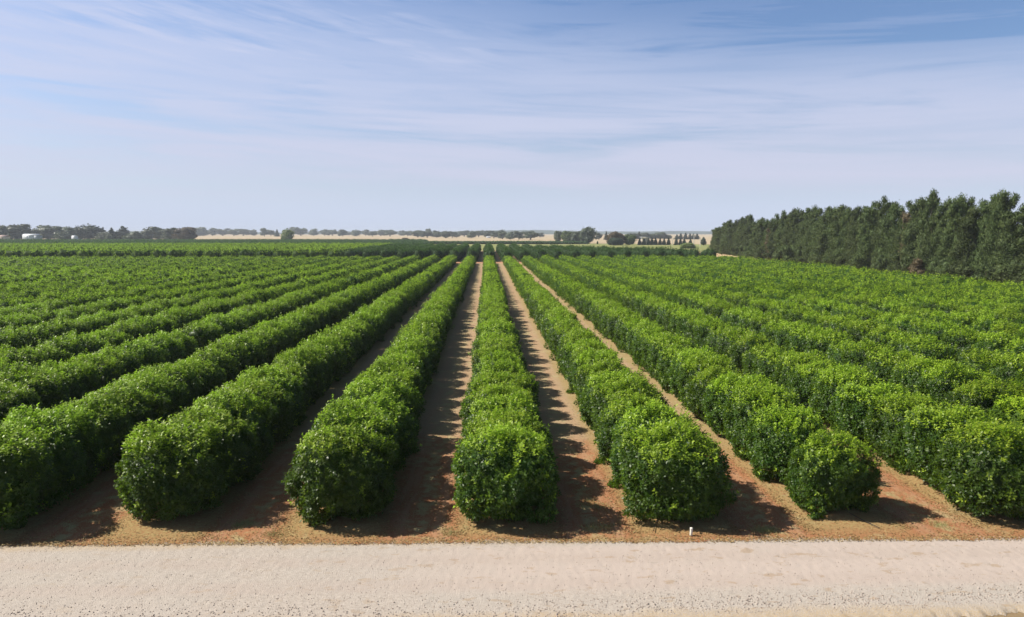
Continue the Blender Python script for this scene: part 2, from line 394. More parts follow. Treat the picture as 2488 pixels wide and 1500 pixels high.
# ------------------------------------------------------------------ citrus crowns
HW, HL, HT = 1.82, 1.72, 3.10            # half width across the row, half length along it, height
def citrus_crown(seed, shoots, per, leaf, core=True, a=HW, b=HL, h=HT, base=0.14, sprout=0.13, core_s=0.74, dome=0.65):
    rng = np.random.default_rng(seed)
    c = (h - base) / 2; p = 2.7
    dirs = sphere_dirs(rng, 80); amp = rng.uniform(-0.20, 0.15, 80)
    big = sphere_dirs(rng, 12); bamp = rng.uniform(-0.10, 0.08, 12)
    spk = sphere_dirs(rng, 70); samp = rng.uniform(0.0, 1.0, 70) ** 2 * 0.24
    n0 = shoots * 4
    d = sphere_dirs(rng, n0)
    def rad(dv):
        # box-like outline with lumps, hollows and stray sprays
        pp = 3.0 - dome * np.clip(dv[:, 2] * 1.3, 0, 1) + 1.7 * np.clip(-dv[:, 2] * 1.6, 0, 1)
        q = (np.abs(dv[:, 0]) / a) ** pp + (np.abs(dv[:, 1]) / b) ** pp + (np.abs(dv[:, 2]) / c) ** pp
        r = q ** (-1 / pp)
        return r * (1 + (np.exp((dv @ dirs.T - 1) * 34) * amp).sum(1) + (np.exp((dv @ big.T - 1) * 6) * bamp).sum(1) + (np.exp((dv @ spk.T - 1) * 130) * samp).sum(1))
    r = rad(d); keep = rng.random(n0) < (r / r.max()) ** 2 * np.where(d[:, 2] < -0.75, 0.5, 1.0)
    d, r = d[keep][:shoots], r[keep][:shoots]
    n = len(d)
    P = d * r[:, None]
    P[:, :2] *= (0.95 + 0.05 * np.clip((P[:, 2:3] + c) / (0.8 * c), 0, 1))       # tucked in a little at the skirt
    G = np.stack([np.sign(P[:, 0]) * np.abs(P[:, 0] / a) ** (p - 1) / a, np.sign(P[:, 1]) * np.abs(P[:, 1] / b) ** (p - 1) / b, np.sign(P[:, 2]) * np.abs(P[:, 2] / c) ** (p - 1) / c], -1)
    Nrm = unit(G)
    ax = unit(Nrm * 0.8 + np.array([0, 0, 0.55]) + rng.normal(size=(n, 3)) * 0.38)
    depth = np.abs(rng.normal(size=n)) * 0.11 - 0.02
    topness = np.clip((Nrm[:, 2] - 0.30) / 0.5, 0, 1) * np.clip((P[:, 2] / c - 0.30) / 0.4, 0, 1)  # crown-top mask: new flush, plus sunlit brightness painted into the leaf tint
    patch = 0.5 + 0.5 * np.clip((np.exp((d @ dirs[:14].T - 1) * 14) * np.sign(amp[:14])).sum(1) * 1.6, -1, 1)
    young = rng.random(n) < 0.03 + 0.97 * topness * (0.45 + 0.55 * patch)  # flanks keep dark old leaves, which also paints the shade between rows
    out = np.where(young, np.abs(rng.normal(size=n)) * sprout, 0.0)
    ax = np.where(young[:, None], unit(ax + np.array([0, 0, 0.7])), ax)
    P = P - Nrm * depth[:, None] + ax * out[:, None]
    P[:, 2] += c + base
    # leaves around each shoot
    k = np.arange(per); phi = k * 2.4
    PP = np.repeat(P, per, 0); AX = np.repeat(ax, per, 0)
    A1 = unit(np.cross(AX, np.array([0.2, 0.1, 1.0]) + rng.normal(size=(len(AX), 3)) * 0.01)); A2 = np.cross(AX, A1)
    ph = np.tile(phi, n) + np.repeat(rng.uniform(0, 6.28, n), per)
    tt = np.tile(k / per, n)
    radial = A1 * np.cos(ph)[:, None] + A2 * np.sin(ph)[:, None]
    D = unit(radial + AX * (0.10 + 0.55 * tt)[:, None] + rng.normal(size=PP.shape) * 0.22)
    N = unit(AX - D * (AX * D).sum(1, keepdims=True) + rng.normal(size=PP.shape) * 0.17)
    PP = PP + AX * ((tt - 0.6) * leaf * 2.0)[:, None] + rng.normal(size=PP.shape) * leaf * 0.25
    PP[:, 2] = np.maximum(PP[:, 2], 0.06)
    L = leaf * rng.uniform(0.7, 1.2, len(PP))
    V, Q = leaves(PP, D, N, L, L * 0.52)
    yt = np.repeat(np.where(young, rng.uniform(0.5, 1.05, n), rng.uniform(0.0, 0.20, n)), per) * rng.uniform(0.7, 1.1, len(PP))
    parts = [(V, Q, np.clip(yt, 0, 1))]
    if core:
        th = np.linspace(0, 2 * np.pi, 18, endpoint=False); ph_ = np.linspace(-1.5, 1.5, 11)
        T, Ph = np.meshgrid(th, ph_); dd = np.stack([np.cos(Ph) * np.cos(T), np.cos(Ph) * np.sin(T), np.sin(Ph)], -1).reshape(-1, 3)
        Vc = dd * (np.minimum(rad(dd), 2.4) * core_s)[:, None] * (1 + rng.normal(size=(len(dd), 1)) * 0.03); Vc[:, 2] += c + base
        Qc = [(j * 18 + i, j * 18 + (i + 1) % 18, (j + 1) * 18 + (i + 1) % 18, (j + 1) * 18 + i) for j in range(10) for i in range(18)]
        parts.append((Vc, np.array(Qc), 0.05))
    return join(parts)

def citrus_trunk(seed):
    rng = np.random.default_rng(seed)
    ps = [tube((0, 0, -0.05), (0.03, 0.02, 0.6), 0.11, 0.085, 9, 4, 0.01, rng) + (0,)]
    for q in range(5):
        an = q * 1.257 + rng.uniform(-0.3, 0.3)
        ps.append(tube((0.03, 0.02, 0.55), (math.cos(an) * 0.8, math.sin(an) * 0.7, 1.5 + rng.uniform(-0.2, 0.3)), 0.06, 0.02, 6, 4, 0.03, rng) + (0,))
    return join(ps)

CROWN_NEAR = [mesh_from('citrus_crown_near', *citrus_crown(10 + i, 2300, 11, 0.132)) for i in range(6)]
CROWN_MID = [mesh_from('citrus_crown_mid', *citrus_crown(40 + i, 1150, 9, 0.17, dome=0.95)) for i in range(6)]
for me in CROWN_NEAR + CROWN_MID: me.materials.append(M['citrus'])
TRUNK = mesh_from('citrus_trunk', *citrus_trunk(1)); TRUNK.materials.append(M['bark'])

# ------------------------------------------------------------------ first orchard block
rng = np.random.default_rng(11)
trees = []                              # (row, x, y, sx, sy, sz, rz)
DY = 3.1
for k in range(-40, 14):
    x0 = ROW0 + ROWS * k
    y = Y0 + {-3: -0.2, -2: 0.5, -1: 0.2, 0: -0.1, 1: -0.1, 2: 0.1, 3: -0.45}.get(k, rng.uniform(-0.2, 0.9))
    j = 0
    while y < 264:
        far = (y - 28) / 236
        hz = (0.98 + 0.09 * math.exp(-(y - 27) / 14) - 0.09 * far) * rng.uniform(0.90, 1.07)
        s = [rng.uniform(0.94, 1.05) * (1.0 if y < 42 else 0.89), rng.uniform(0.95, 1.08), hz]
        xx, step = x0 + rng.normal() * 0.08, DY + rng.normal() * 0.10
        if k == 2 and j == 0: s = [0.82, 0.80, 0.90]; step = 4.0
        if k == 2 and j == 1: s = [0.93, 0.95, 0.93]
        if k == 0 and j == 0: s = [1.0, 1.0, 1.05]; step = 3.45
        if k == 3 and j == 0: s = [1.06, 1.08, 1.05]
        if k == 1 and j == 0: s = [1.02, 1.02, 1.02]
        if k == -1 and j == 0: s = [0.97, 1.05, 1.04]
        if k == -2 and j == 0: s = [1.02, 1.0, 1.05]
        rz = (math.pi if rng.random() < 0.5 else 0.0) + rng.uniform(-0.15, 0.15)
        if not (k == 5 and j == 7) and not (k == -4 and j == 11):
            trees.append((k, j, xx, y, s, rz))
        y += step; j += 1

def in_view(x, y, z=1.8, mrg=0.0):
    p = project(x, y, z)
    return p is not None and -mrg < p[0] < PW + mrg and p[1] < PH + 60

vis = sorted([t for t in trees if in_view(t[2], t[3], 1.8, 25)], key=lambda t: math.hypot(t[2], t[3], CAM_H))
named = vis[:300]; named_set = {(t[0], t[1]) for t in named}
ORD = ['', 'first', 'second', 'third', 'fourth', 'fifth', 'sixth', 'seventh', 'eighth', 'ninth', 'tenth', 'eleventh', 'twelfth', 'thirteenth', 'fourteenth', 'fifteenth',
       'sixteenth', 'seventeenth', 'eighteenth', 'nineteenth', 'twentieth', 'twenty-first', 'twenty-second', 'twenty-third', 'twenty-fourth', 'twenty-fifth',
       'twenty-sixth', 'twenty-seventh', 'twenty-eighth', 'twenty-ninth', 'thirtieth', 'thirty-first', 'thirty-second', 'thirty-third', 'thirty-fourth', 'thirty-fifth']
def row_phrase(k):
    if k == 1: return "the white pipe's own row"
    if k < 1: return f"{ORD[1 - k]} row left of the white pipe"
    return f"{ORD[k - 1]} row right of the white pipe"
SPECIAL = {
    (2, 0): 'small boxy citrus tree standing apart before a gap, right of the white pipe',
    (0, 0): 'broad square-sided citrus tree ending the middle row beside the gravel road',
    (1, 0): 'wide rounded citrus tree ending its row just behind the white pipe',
    (-1, 0): 'citrus tree with a ragged shoot on its left, ending the row at the gravel road',
    (-2, 0): 'tall bright-topped citrus tree ending its row over the darkest road-side shadow',
    (3, 0): 'citrus tree cut by the right picture edge, ending its row at the gravel road',
}
ORCH = 'citrus trees planted in straight orchard rows'
rank, seen_n = {}, {}
for t in sorted(trees, key=lambda t: (t[0], t[1])):
    rank[(t[0], t[1])] = seen_n.get(t[0], 0); seen_n[t[0]] = seen_n.get(t[0], 0) + 1
first_seen = {}
for t in sorted(vis, key=lambda t: (t[0], t[1])): first_seen.setdefault(t[0], rank[(t[0], t[1])])
for n_, (k, j, x, y, s, rz) in enumerate(named):
    o = empty('citrus_tree', (x, y, 0.02), rz, s)
    dist = math.hypot(x, y)
    crown = (CROWN_NEAR if dist < 52 else CROWN_MID)[int(rng.integers(6))]
    link('crown', crown, [], o); link('trunk', TRUNK, [], o)
    if (k, j) in SPECIAL: lab = SPECIAL[(k, j)]
    elif first_seen[k] == 0: lab = f"citrus tree, {ORD[rank[(k, j)] + 1]} from the gravel road in {row_phrase(k)}" if k == 1 else f"citrus tree, {ORD[rank[(k, j)] + 1]} from the gravel road, {row_phrase(k)}"
    else: lab = f"citrus tree, {ORD[rank[(k, j)] - first_seen[k] + 1]} from the {'left' if k < 1 else 'right'} picture edge, {row_phrase(k)}"
    tag(o, lab, 'citrus tree', ORCH)

def replicate(V, Q, T, places):
    """copies of a small crown at (x, y, sx, sy, sz, rz, z)"""
    pl = np.asarray(places, np.float32); n = len(pl)
    c, s_ = np.cos(pl[:, 5]), np.sin(pl[:, 5])
    X = V[None, :, 0] * pl[:, 2:3]; Y = V[None, :, 1] * pl[:, 3:4]; Z = V[None, :, 2] * pl[:, 4:5]
    out = np.stack([X * c[:, None] - Y * s_[:, None] + pl[:, 0:1], X * s_[:, None] + Y * c[:, None] + pl[:, 1:2], Z], -1).reshape(-1, 3)
    QQ = (Q[None] + (np.arange(n) * len(V))[:, None, None]).reshape(-1, 4)
    vary = np.random.default_rng(n).normal(size=(n, 1)) * 0.07
    return out.astype(np.float32), QQ, np.clip(T[None] * (1 + vary * 2) + vary * 0.5, 0, 1.1).ravel()

def scatter(crowns, places, rng_):
    ids = rng_.integers(len(crowns), size=len(places)); parts = []
    for i, (V, Q, T) in enumerate(crowns):
        pl = [p for p, q in zip(places, ids) if q == i]
        if pl: parts.append(replicate(V, Q, T, pl))
    return parts

rest = [t for t in trees if (t[0], t[1]) not in named_set and in_view(t[2], t[3], 1.8, 420 if t[3] > 60 else 1500)]
lod = {0: [], 1: [], 2: [], 3: []}
for (k, j, x, y, s, rz) in rest:
    q = 0 if y < 60 else 1 if y < 125 else 2 if y < 190 else 3
    lod[q].append((x, y, s[0], s[1], s[2], rz))
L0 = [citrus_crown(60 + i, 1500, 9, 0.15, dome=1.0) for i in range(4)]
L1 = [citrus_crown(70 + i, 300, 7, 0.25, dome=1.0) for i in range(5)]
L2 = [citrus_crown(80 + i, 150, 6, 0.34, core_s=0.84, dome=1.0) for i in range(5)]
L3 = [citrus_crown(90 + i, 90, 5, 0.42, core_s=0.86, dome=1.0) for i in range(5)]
parts = scatter(L0, lod[0], rng) + scatter(L1, lod[1], rng) + scatter(L2, lod[2], rng) + scatter(L3, lod[3], rng)

# second block, across the track: fresh trees on the left, an older dark planting in the middle
B0, DARK_X = 279.0, -53.0
light_pl, dark_pl = [], []
for k in range(-62, 16):
    x0 = ROW0 + ROWS * k
    y = B0 + rng.uniform(-0.8, 0.8)
    while y < 452:
        p = project(x0, y, 2)
        if p and -260 < p[0] < PW + 200:
            sc_ = (rng.uniform(0.95, 1.08), rng.uniform(1.2, 1.35), rng.uniform(1.36, 1.52))
            if x0 < DARK_X: light_pl.append((x0 + rng.normal() * 0.1, y, *sc_, rng.uniform(-0.2, 0.2)))
            elif y < min(436, 434 - max(0, x0) * 1.66) and x0 < 88: dark_pl.append((x0 + rng.normal() * 0.12, y, *sc_, rng.uniform(-0.2, 0.2)))
        y += 3.9
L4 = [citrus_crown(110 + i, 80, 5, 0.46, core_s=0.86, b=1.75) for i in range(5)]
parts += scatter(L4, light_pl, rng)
V, Q, T = join(parts)
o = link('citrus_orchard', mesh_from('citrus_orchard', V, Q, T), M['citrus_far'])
tag(o, 'bright green citrus trees filling the orchard rows out to the far track', 'orchard', kind='stuff')
DARKC = [citrus_crown(120 + i, 110, 5, 0.44, core_s=0.86, b=1.75) for i in range(5)]
dp = scatter(DARKC, dark_pl, rng)
third = []
for k in range(-110, 40):
    x0 = ROW0 + 9.0 * k
    y = 560.0 + rng.uniform(-3, 3)
    while y < 905:
        p = project(x0, y, 2)
        if p and -150 < p[0] < PW:
            if p[0] < 1035:
                third.append((x0, y, 1.3, 2.6, rng.uniform(0.78, 0.95), 0.0))
        y += 7.5
for x0 in np.arange(-130, 130, 3.6):
    for y in np.arange(700, 760, 9.0):
        p = project(x0, y, 2)
        if p and 1030 < p[0] < 1425: third.append((x0 + rng.uniform(-0.6, 0.6), y, 1.3, 2.6, rng.uniform(0.6, 0.75), 0.0))
dp += scatter([citrus_crown(140 + i, 46, 4, 0.8, core_s=0.9) for i in range(3)], third, rng)
V, Q, T = join(dp)
o = link('dark_orchard', mesh_from('dark_orchard', V, Q, T), M['dark_citrus'])
tag(o, 'dark green mature grove planted beyond the far cross track', 'orchard', kind='stuff')
print('trees', len(trees), 'named', len(named), 'rest', len(rest), 'light', len(light_pl), 'dark', len(dark_pl), 'third', len(third), 'maxd', max(t[3] for t in named))

# ------------------------------------------------------------------ trees beyond: crowns from leaf clumps
def clump_crown(seed, lobes, n, leaf, up=0.2, aspect=0.6, ragged=0.12, core=0.7):
    """lobes: (x, y, z, rx, ry, rz); leaf clumps spread over and inside them"""
    rng_ = np.random.default_rng(seed); parts_ = []
    vol = np.array([l[3] * l[4] + l[3] * l[5] + l[4] * l[5] for l in lobes]); cnt = (n * vol / vol.sum()).astype(int)
    for (x, y, z, a, b_, c), m_ in zip(lobes, cnt):
        d = sphere_dirs(rng_, m_); dirs = sphere_dirs(rng_, 10); amp = rng_.uniform(-0.22, 0.22, 10)
        r = (1 + (np.exp((d @ dirs.T - 1) * 5) * amp).sum(1)) * (1 - np.abs(rng_.normal(size=m_)) * ragged + rng_.random(m_) ** 6 * min(ragged, 0.2) * 1.3)
        P = np.array([x, y, z]) + d * r[:, None] * np.array([a, b_, c])
        D = unit(d * 0.6 + np.array([0, 0, up]) + rng_.normal(size=(m_, 3)) * 0.6)
        N = unit(d + np.array([0, 0, 0.3]) + rng_.normal(size=(m_, 3)) * 0.5)
        L = leaf * rng_.uniform(0.6, 1.35, m_)
        P = P - D * L[:, None] * 0.5
        V_, Q_ = leaves(P, D, N, L, L * aspect)
        tnt = np.clip(rng_.normal(0.35, 0.25, m_) + rng_.normal() * 0.12, 0, 1)
        parts_.append((V_, Q_, tnt))
        if core: parts_.append(blob((x, y, z), (a * core, b_ * core, c * core), rng_, 12, 8) + (0.15,))
    return join(parts_)

def sheoak_crown(seed, h, w_, n, leaf):
    """upright feathery crown to the ground, many leaders, ragged spiky top"""
    rng_ = np.random.default_rng(seed); lobes = []
    for i in range(34):
        t = (i + rng_.random()) / 34; z = h * (0.05 + 0.82 * t)
        wr = w_ * (1.0 - 0.42 * t ** 2.0)
        an = i * 2.4 + rng_.uniform(-0.5, 0.5); off = wr * rng_.uniform(0.25, 0.72)
        s_ = wr * rng_.uniform(0.26, 0.42)
        lobes.append((math.cos(an) * off, math.sin(an) * off, z, s_, s_, s_ * rng_.uniform(1.0, 1.6)))
    lobes.append((0, 0, h * 0.42, w_ * 0.62, w_ * 0.62, h * 0.40))
    for q in range(8):
        an = rng_.uniform(0, 6.28); r_ = w_ * rng_.uniform(0.0, 0.7)
        lobes.append((math.cos(an) * r_, math.sin(an) * r_, h * rng_.uniform(0.80, 0.955) - r_ * 0.5, w_ * rng_.uniform(0.16, 0.28), w_ * rng_.uniform(0.16, 0.28), h * rng_.uniform(0.05, 0.075)))
    return clump_crown(seed, lobes, n, leaf, 0.85, 0.25, 0.42, 0.52)

def gum_lobes(seed, h, w_, bole=0.25, n=9):
    rng_ = np.random.default_rng(seed); lobes = []
    for i in range(n):
        an = rng_.uniform(0, 6.28); r_ = w_ * math.sqrt(rng_.random()) * 0.62
        z = h * (bole + (0.90 - bole) * rng_.uniform(0.25, 1.0) * (1 - 0.25 * (r_ / w_) ** 2))
        s_ = w_ * rng_.uniform(0.26, 0.46)
        lobes.append((math.cos(an) * r_, math.sin(an) * r_, z - s_ * 0.3, s_, s_, s_ * rng_.uniform(0.65, 0.95)))
    return lobes

def cone_lobes(h, w_, n=9):
    return [(0.08 * w_ * math.cos(i * 2.4), 0.08 * w_ * math.sin(i * 2.4), h * (0.08 + 0.84 * i / (n - 1)), w_ * (1 - 0.82 * (i / (n - 1)) ** 1.2), w_ * (1 - 0.82 * (i / (n - 1)) ** 1.2), h * 0.11) for i in range(n)]

def trunk_mesh(name, h, r, limbs, spread, m_, seed, base=0.35):
    rng_ = np.random.default_rng(seed); ps = [tube((0, 0, -0.1), (0, 0, h * base), r, r * 0.75, 8, 4, r * 0.2, rng_) + (0,), tube((0, 0, h * base), (0, 0, h * 0.85), r * 0.7, r * 0.15, 7, 5, r * 0.5, rng_) + (0,)]
    for q in range(limbs):
        an = q * 6.28 / limbs + rng_.uniform(-0.4, 0.4); z0 = h * (base + rng_.uniform(-0.05, 0.2))
        ps.append(tube((0, 0, z0), (math.cos(an) * spread, math.sin(an) * spread, z0 + h * rng_.uniform(0.2, 0.35)), r * 0.5, r * 0.12, 6, 4, r * 0.4, rng_) + (0,))
    me = mesh_from(name, *join(ps)); me.materials.append(m_); return me

# windbreak on the right: a line of tall she-oaks, thickest where it is nearest
SHEOAK = []
for i in range(7):
    me = mesh_from('sheoak_crown', *sheoak_crown(300 + i, 17.0, 3.9, 24000, 0.46)); me.materials.append(M['sheoak']); SHEOAK.append(me)
BROWNOAK = mesh_from('dry_sheoak_crown', *sheoak_crown(321, 17.0, 3.0, 5000, 0.45)); BROWNOAK.materials.append(M['brown_leaf'])
SHEOAK_T = trunk_mesh('sheoak_trunk', 17.0, 0.22, 6, 1.6, M['bark'], 5)
rw = np.random.default_rng(21)
ax_, ay_ = 95.5, 112.0; bx_, by_ = 127.0, 405.0
npos = 62
for i in range(npos):
    t = i / (npos - 1)
    x = ax_ + (bx_ - ax_) * t + rw.normal() * 0.8; y = ay_ + (by_ - ay_) * t + rw.normal() * 0.6
    hh = (18.9 + 2.2 * math.sin(math.pi * t) - 3.0 * t) * rw.uniform(0.80, 1.07) / 17.0
    dry = i in (13, 37)
    if i in (6, 11, 22, 41): hh *= 1.09
    if dry: hh *= 0.9
    wsc = rw.uniform(1.0, 1.42)
    o = empty('sheoak_tree', (x, y, 0), rw.uniform(0, 6.28), (wsc, wsc, hh))
    link('crown', BROWNOAK if dry else SHEOAK[int(rw.integers(7))], [], o); link('trunk', SHEOAK_T, [], o)
    nth = npos - i
    lab = {1: 'end she-oak of the windbreak, beside the light green bush and pole'}.get(nth)
    if lab is None:
        def ordn(v):
            if v < 36: return ORD[v]
            tens = {3: 'thirty', 4: 'forty', 5: 'fifty', 6: 'sixty'}[v // 10]
            return tens.replace('y', 'ieth') if v % 10 == 0 else tens + '-' + ORD[v % 10]
        lab = f"{'dry brownish' if dry else 'tall dark green'} she-oak, {ordn(nth)} from the far left end of the windbreak"
    tag(o, lab, 'tree', 'she-oaks in the windbreak')

# shrubs along the foot of the windbreak
SHRUB = []
for i in range(4):
    me = mesh_from('shrub_crown', *clump_crown(340 + i, gum_lobes(340 + i, 4.0, 2.4, 0.1, 8), 2200, 0.34, 0.3, 0.45, 0.2)); me.materials.append(M['sheoak']); SHRUB.append(me)
DRYSHRUB = mesh_from('dry_shrub_crown', *clump_crown(349, gum_lobes(349, 4.0, 2.4, 0.1, 8), 2000, 0.34, 0.3, 0.45, 0.2)); DRYSHRUB.materials.append(M['brown_leaf'])
SHRUB_T = trunk_mesh('shrub_trunk', 3.4, 0.09, 5, 0.9, M['bark'], 6, 0.2)
ns = 20
for i in range(ns):
    t = (i + 0.5) / ns * 0.86
    x = ax_ - 3.6 + (bx_ - ax_) * t + rw.normal() * 0.5; y = ay_ + (by_ - ay_) * t + rw.normal() * 2.0
    dry = i == 3
    f_ = rw.uniform(0.9, 1.45)
    o = empty('shrub', (x, y, 0), rw.uniform(0, 6.28), (f_, f_, f_ * rw.uniform(0.9, 1.3)))
    link('crown', DRYSHRUB if dry else SHRUB[int(rw.integers(4))], [], o); link('trunk', SHRUB_T, [], o)
    tag(o, 'dead tan shrub at the near foot of the dark windbreak' if dry else f"dark low shrub at the windbreak's foot, {ORD[ns - i]} from its far left end", 'shrub', 'shrubs at the foot of the windbreak')

# far trees: column, top row, base row in the photograph and the distance they stand at
FARKIT = {}
def kit(kind, i):
    key = (kind, i)
    if key in FARKIT: return FARKIT[key]
    s_ = 400 + 17 * i + {'gum': 0, 'dense': 100, 'conifer': 200, 'cypress': 300, 'brown': 400, 'bush': 500}[kind]
    if kind == 'gum': c = clump_crown(s_, gum_lobes(s_, 10, 4.6, 0.10, 12) + [(0.6, 0, 5.2, 3.0, 3.0, 2.6)], 1300, 0.95, 0.2, 0.6, 0.2, 0.8)
    elif kind in ('dense', 'brown'): c = clump_crown(s_, gum_lobes(s_, 10, 4.8, 0.05, 12) + [(0, 0, 3.2, 4.2, 4.2, 3.0), (0.3, 0, 5.2, 3.4, 3.4, 3.6)], 1500, 0.95, 0.2, 0.6, 0.18, 0.85)
    elif kind == 'bush': c = clump_crown(s_, [(0, 0, 4.6, 4.3, 4.3, 4.6), (1.8, 0.6, 5.8, 2.6, 2.6, 2.8), (-1.9, -0.5, 4.6, 2.8, 2.8, 2.9), (0.4, -2.0, 6.4, 2.4, 2.4, 2.4), (-0.8, 1.6, 7.2, 2.2, 2.2, 2.0), (2.6, -1.0, 2.8, 2.2, 2.2, 2.4), (-2.7, 0.8, 2.6, 2.2, 2.2, 2.3)], 2000, 0.8, 0.2, 0.6, 0.22, 0.85)
    elif kind == 'conifer': c = clump_crown(s_, cone_lobes(10, 3.0), 700, 0.9, 0.1, 0.5, 0.25, 0.8)
    else: c = clump_crown(s_, cone_lobes(10, 2.0, 10), 700, 0.7, 0.6, 0.45, 0.15, 0.85)
    V_, Q_, T_ = c
    tv, tq, tt_ = join([tube((0, 0, -0.1), (0, 0, 6.0), 0.42, 0.2, 7, 3) + (0,), tube((0, 0, 3.0), (1.6, 0.5, 6.0), 0.2, 0.08, 5, 3) + (0,), tube((0, 0, 3.2), (-1.5, 0.3, 6.2), 0.2, 0.08, 5, 3) + (0,)])
    FARKIT[key] = (V_, Q_, T_, tv, tq); return FARKIT[key]
FARMESH = {}
def far_tree(px0, px1, top, base, kind, material, depth=None, label=None, group=None, cat='tree', name=None, bark='bark'):
    depth = depth or CAM_H * FPX / (base - HOR)
    i = int(px0 * 7 + top) % 4
    key = (kind, i, material)
    if key not in FARMESH:
        V_, Q_, T_, tv, tq = kit(kind, i)
        cm = mesh_from(kind + '_crown', V_, Q_, T_); cm.materials.append(M[material])
        tm = mesh_from(kind + '_trunk', tv, tq); tm.materials.append(M[bark])
        co = np.empty(len(V_) * 3, np.float32); FARMESH[key] = (cm, tm, np.percentile(np.abs(V_[:, 0]), 97), np.percentile(V_[:, 2], 99.5))
    cm, tm, hw, ht = FARMESH[key]
    x, y = stand((px0 + px1) / 2, depth); wd = (px1 - px0) / FPX * depth
    zt = high(top, depth)
    o = empty(name or {'gum': 'gum_tree', 'dense': 'gum_tree', 'brown': 'gum_tree', 'conifer': 'conifer_tree', 'cypress': 'cypress_tree', 'bush': 'bush' if cat == 'bush' else 'gum_tree'}[kind], (x, y, 0), (px0 * 0.37) % 6.28, (wd / 2 / hw, wd / 2 / hw, zt / ht))
    link('crown', cm, [], o); link('trunk', tm, [], o)
    tag(o, label, cat, group)
    return o

# left: thick farm trees round the sheds
LEFT = [
    (-30, 16, 549, 'dense', 'gum', 'grey-green farm tree cut by the left picture edge behind the pale roof'),
    (14, 72, 546, 'dense', 'gum', 'broad grey-green farm tree between the pale roof and the white shed'),
    (68, 98, 559, 'dense', 'gum', 'low farm tree right behind the white shed'),
    (84, 148, 549, 'brown', 'gum', 'brownish broad farm tree right of the white shed'),
    (138, 178, 551, 'brown', 'gum', 'brownish farm tree behind the small white tank shed'),
    (170, 204, 552, 'dense', 'gum', 'pale grey farm tree left of the darkest dense tree'),
    (190, 242, 548, 'dense', 'conifer', 'very dark dense tree right of the small white shed'),
    (236, 262, 553, 'conifer', 'conifer', 'pointed conifer just right of the darkest dense tree'),
    (258, 284, 554, 'conifer', 'conifer', 'second pointed conifer right of the darkest dense tree'),
    (240, 300, 563, 'dense', 'gum', 'low spreading farm tree under the two pointed conifers'),
    (278, 322, 550, 'conifer', 'conifer', 'tall ragged pine right of the two pointed conifers'),
    (270, 316, 564, 'dense', 'gum', 'low farm tree in front of the tall ragged pine'),
    (306, 348, 563, 'dense', 'gum', 'grey dome-shaped farm tree in the dip of the tree line'),
    (342, 372, 556, 'dense', 'gum', 'farm tree right of the grey dome-shaped one'),
    (356, 368, 551, 'conifer', 'conifer', 'thin dark spire rising above the left farm trees'),
    (364, 402, 552, 'dense', 'gum', 'farm tree right of the thin dark spire'),
    (396, 436, 555, 'dense', 'gum', 'grey-green farm tree left of the dark brown-leaved one'),
]
for i, (a_, b_, t_, kd, mt, lb) in enumerate(LEFT):
    far_tree(a_, b_, t_, 0, kd, mt, depth=1010 + 37 * ((i * 5) % 4), label=lb, group='farm trees round the white sheds')
far_tree(430, 472, 553, 0, 'brown', 'brown_leaf', depth=985, label='dark brown-leaved tree ending the farm trees at the paddock', group='farm trees round the white sheds')
far_tree(255, 271, 570, 0, 'bush', 'gum', depth=960, label='small grey bush before the farm trees at the pale paddock strip', cat='bush')
# the line of gums beyond the straw paddock
PAD = [(462, 503, 553, 573.5), (504, 528, 555, 573), (524, 558, 556, 573), (556, 580, 557, 573.5), (576, 606, 557, 573), (608, 624, 558.5, 573), (634, 651, 555, 575), (649, 667, 559, 574),
       (702, 724, 553, 573), (716, 746, 553.5, 573), (751, 773, 556.5, 573), (779, 798, 558, 573), (796, 819, 558.5, 573), (823, 842, 558.5, 574.5), (840, 856, 565, 572.5), (853, 877, 559.5, 574),
       (879, 898, 558.5, 573), (896, 914, 562, 575), (912, 938, 559, 573.5), (933, 962, 559, 574.5), (969, 984, 560.5, 573), (980, 1001, 561.5, 574), (1001, 1029, 560.5, 577), (1024, 1052, 562, 577.5),
       (1034, 1048, 556, 575), (1048, 1075, 561, 577.5), (1071, 1095, 562, 579), (1088, 1110, 562.5, 578), (1102, 1117, 568, 578), (1114, 1142, 560.5, 575), (1136, 1156, 562, 579), (1150, 1176, 560.5, 576),
       (1174, 1194, 561, 577), (1188, 1212, 561, 579), (1208, 1234, 559.5, 581), (1227, 1252, 564, 582), (1246, 1276, 562, 582), (1272, 1306, 562, 583), (1302, 1322, 566, 577)]
names_near = {34: 'above the small pale shed'}
for i, (a_, b_, t_, bs) in enumerate(PAD):
    lab = f"grey-green gum, {ordn(i + 1)} from the left in the line beyond the straw paddock"
    far_tree(a_, b_, t_, bs, 'gum' if i % 5 else 'dense', 'gum', label=lab, group='gums beyond the straw paddock')
far_tree(667, 679, 557.5, 575, 'cypress', 'conifer', label='single narrow dark conifer among the gums beyond the straw paddock')
far_tree(684, 713, 558, 584.5, 'dense', 'fresh_leaf', depth=900, label='olive-green tree standing alone at the near edge of the straw paddock')
far_tree(976, 994, 578, 587, 'bush', 'brown_leaf', depth=880, label='small brownish bush at the near edge of the straw paddock', cat='bush')
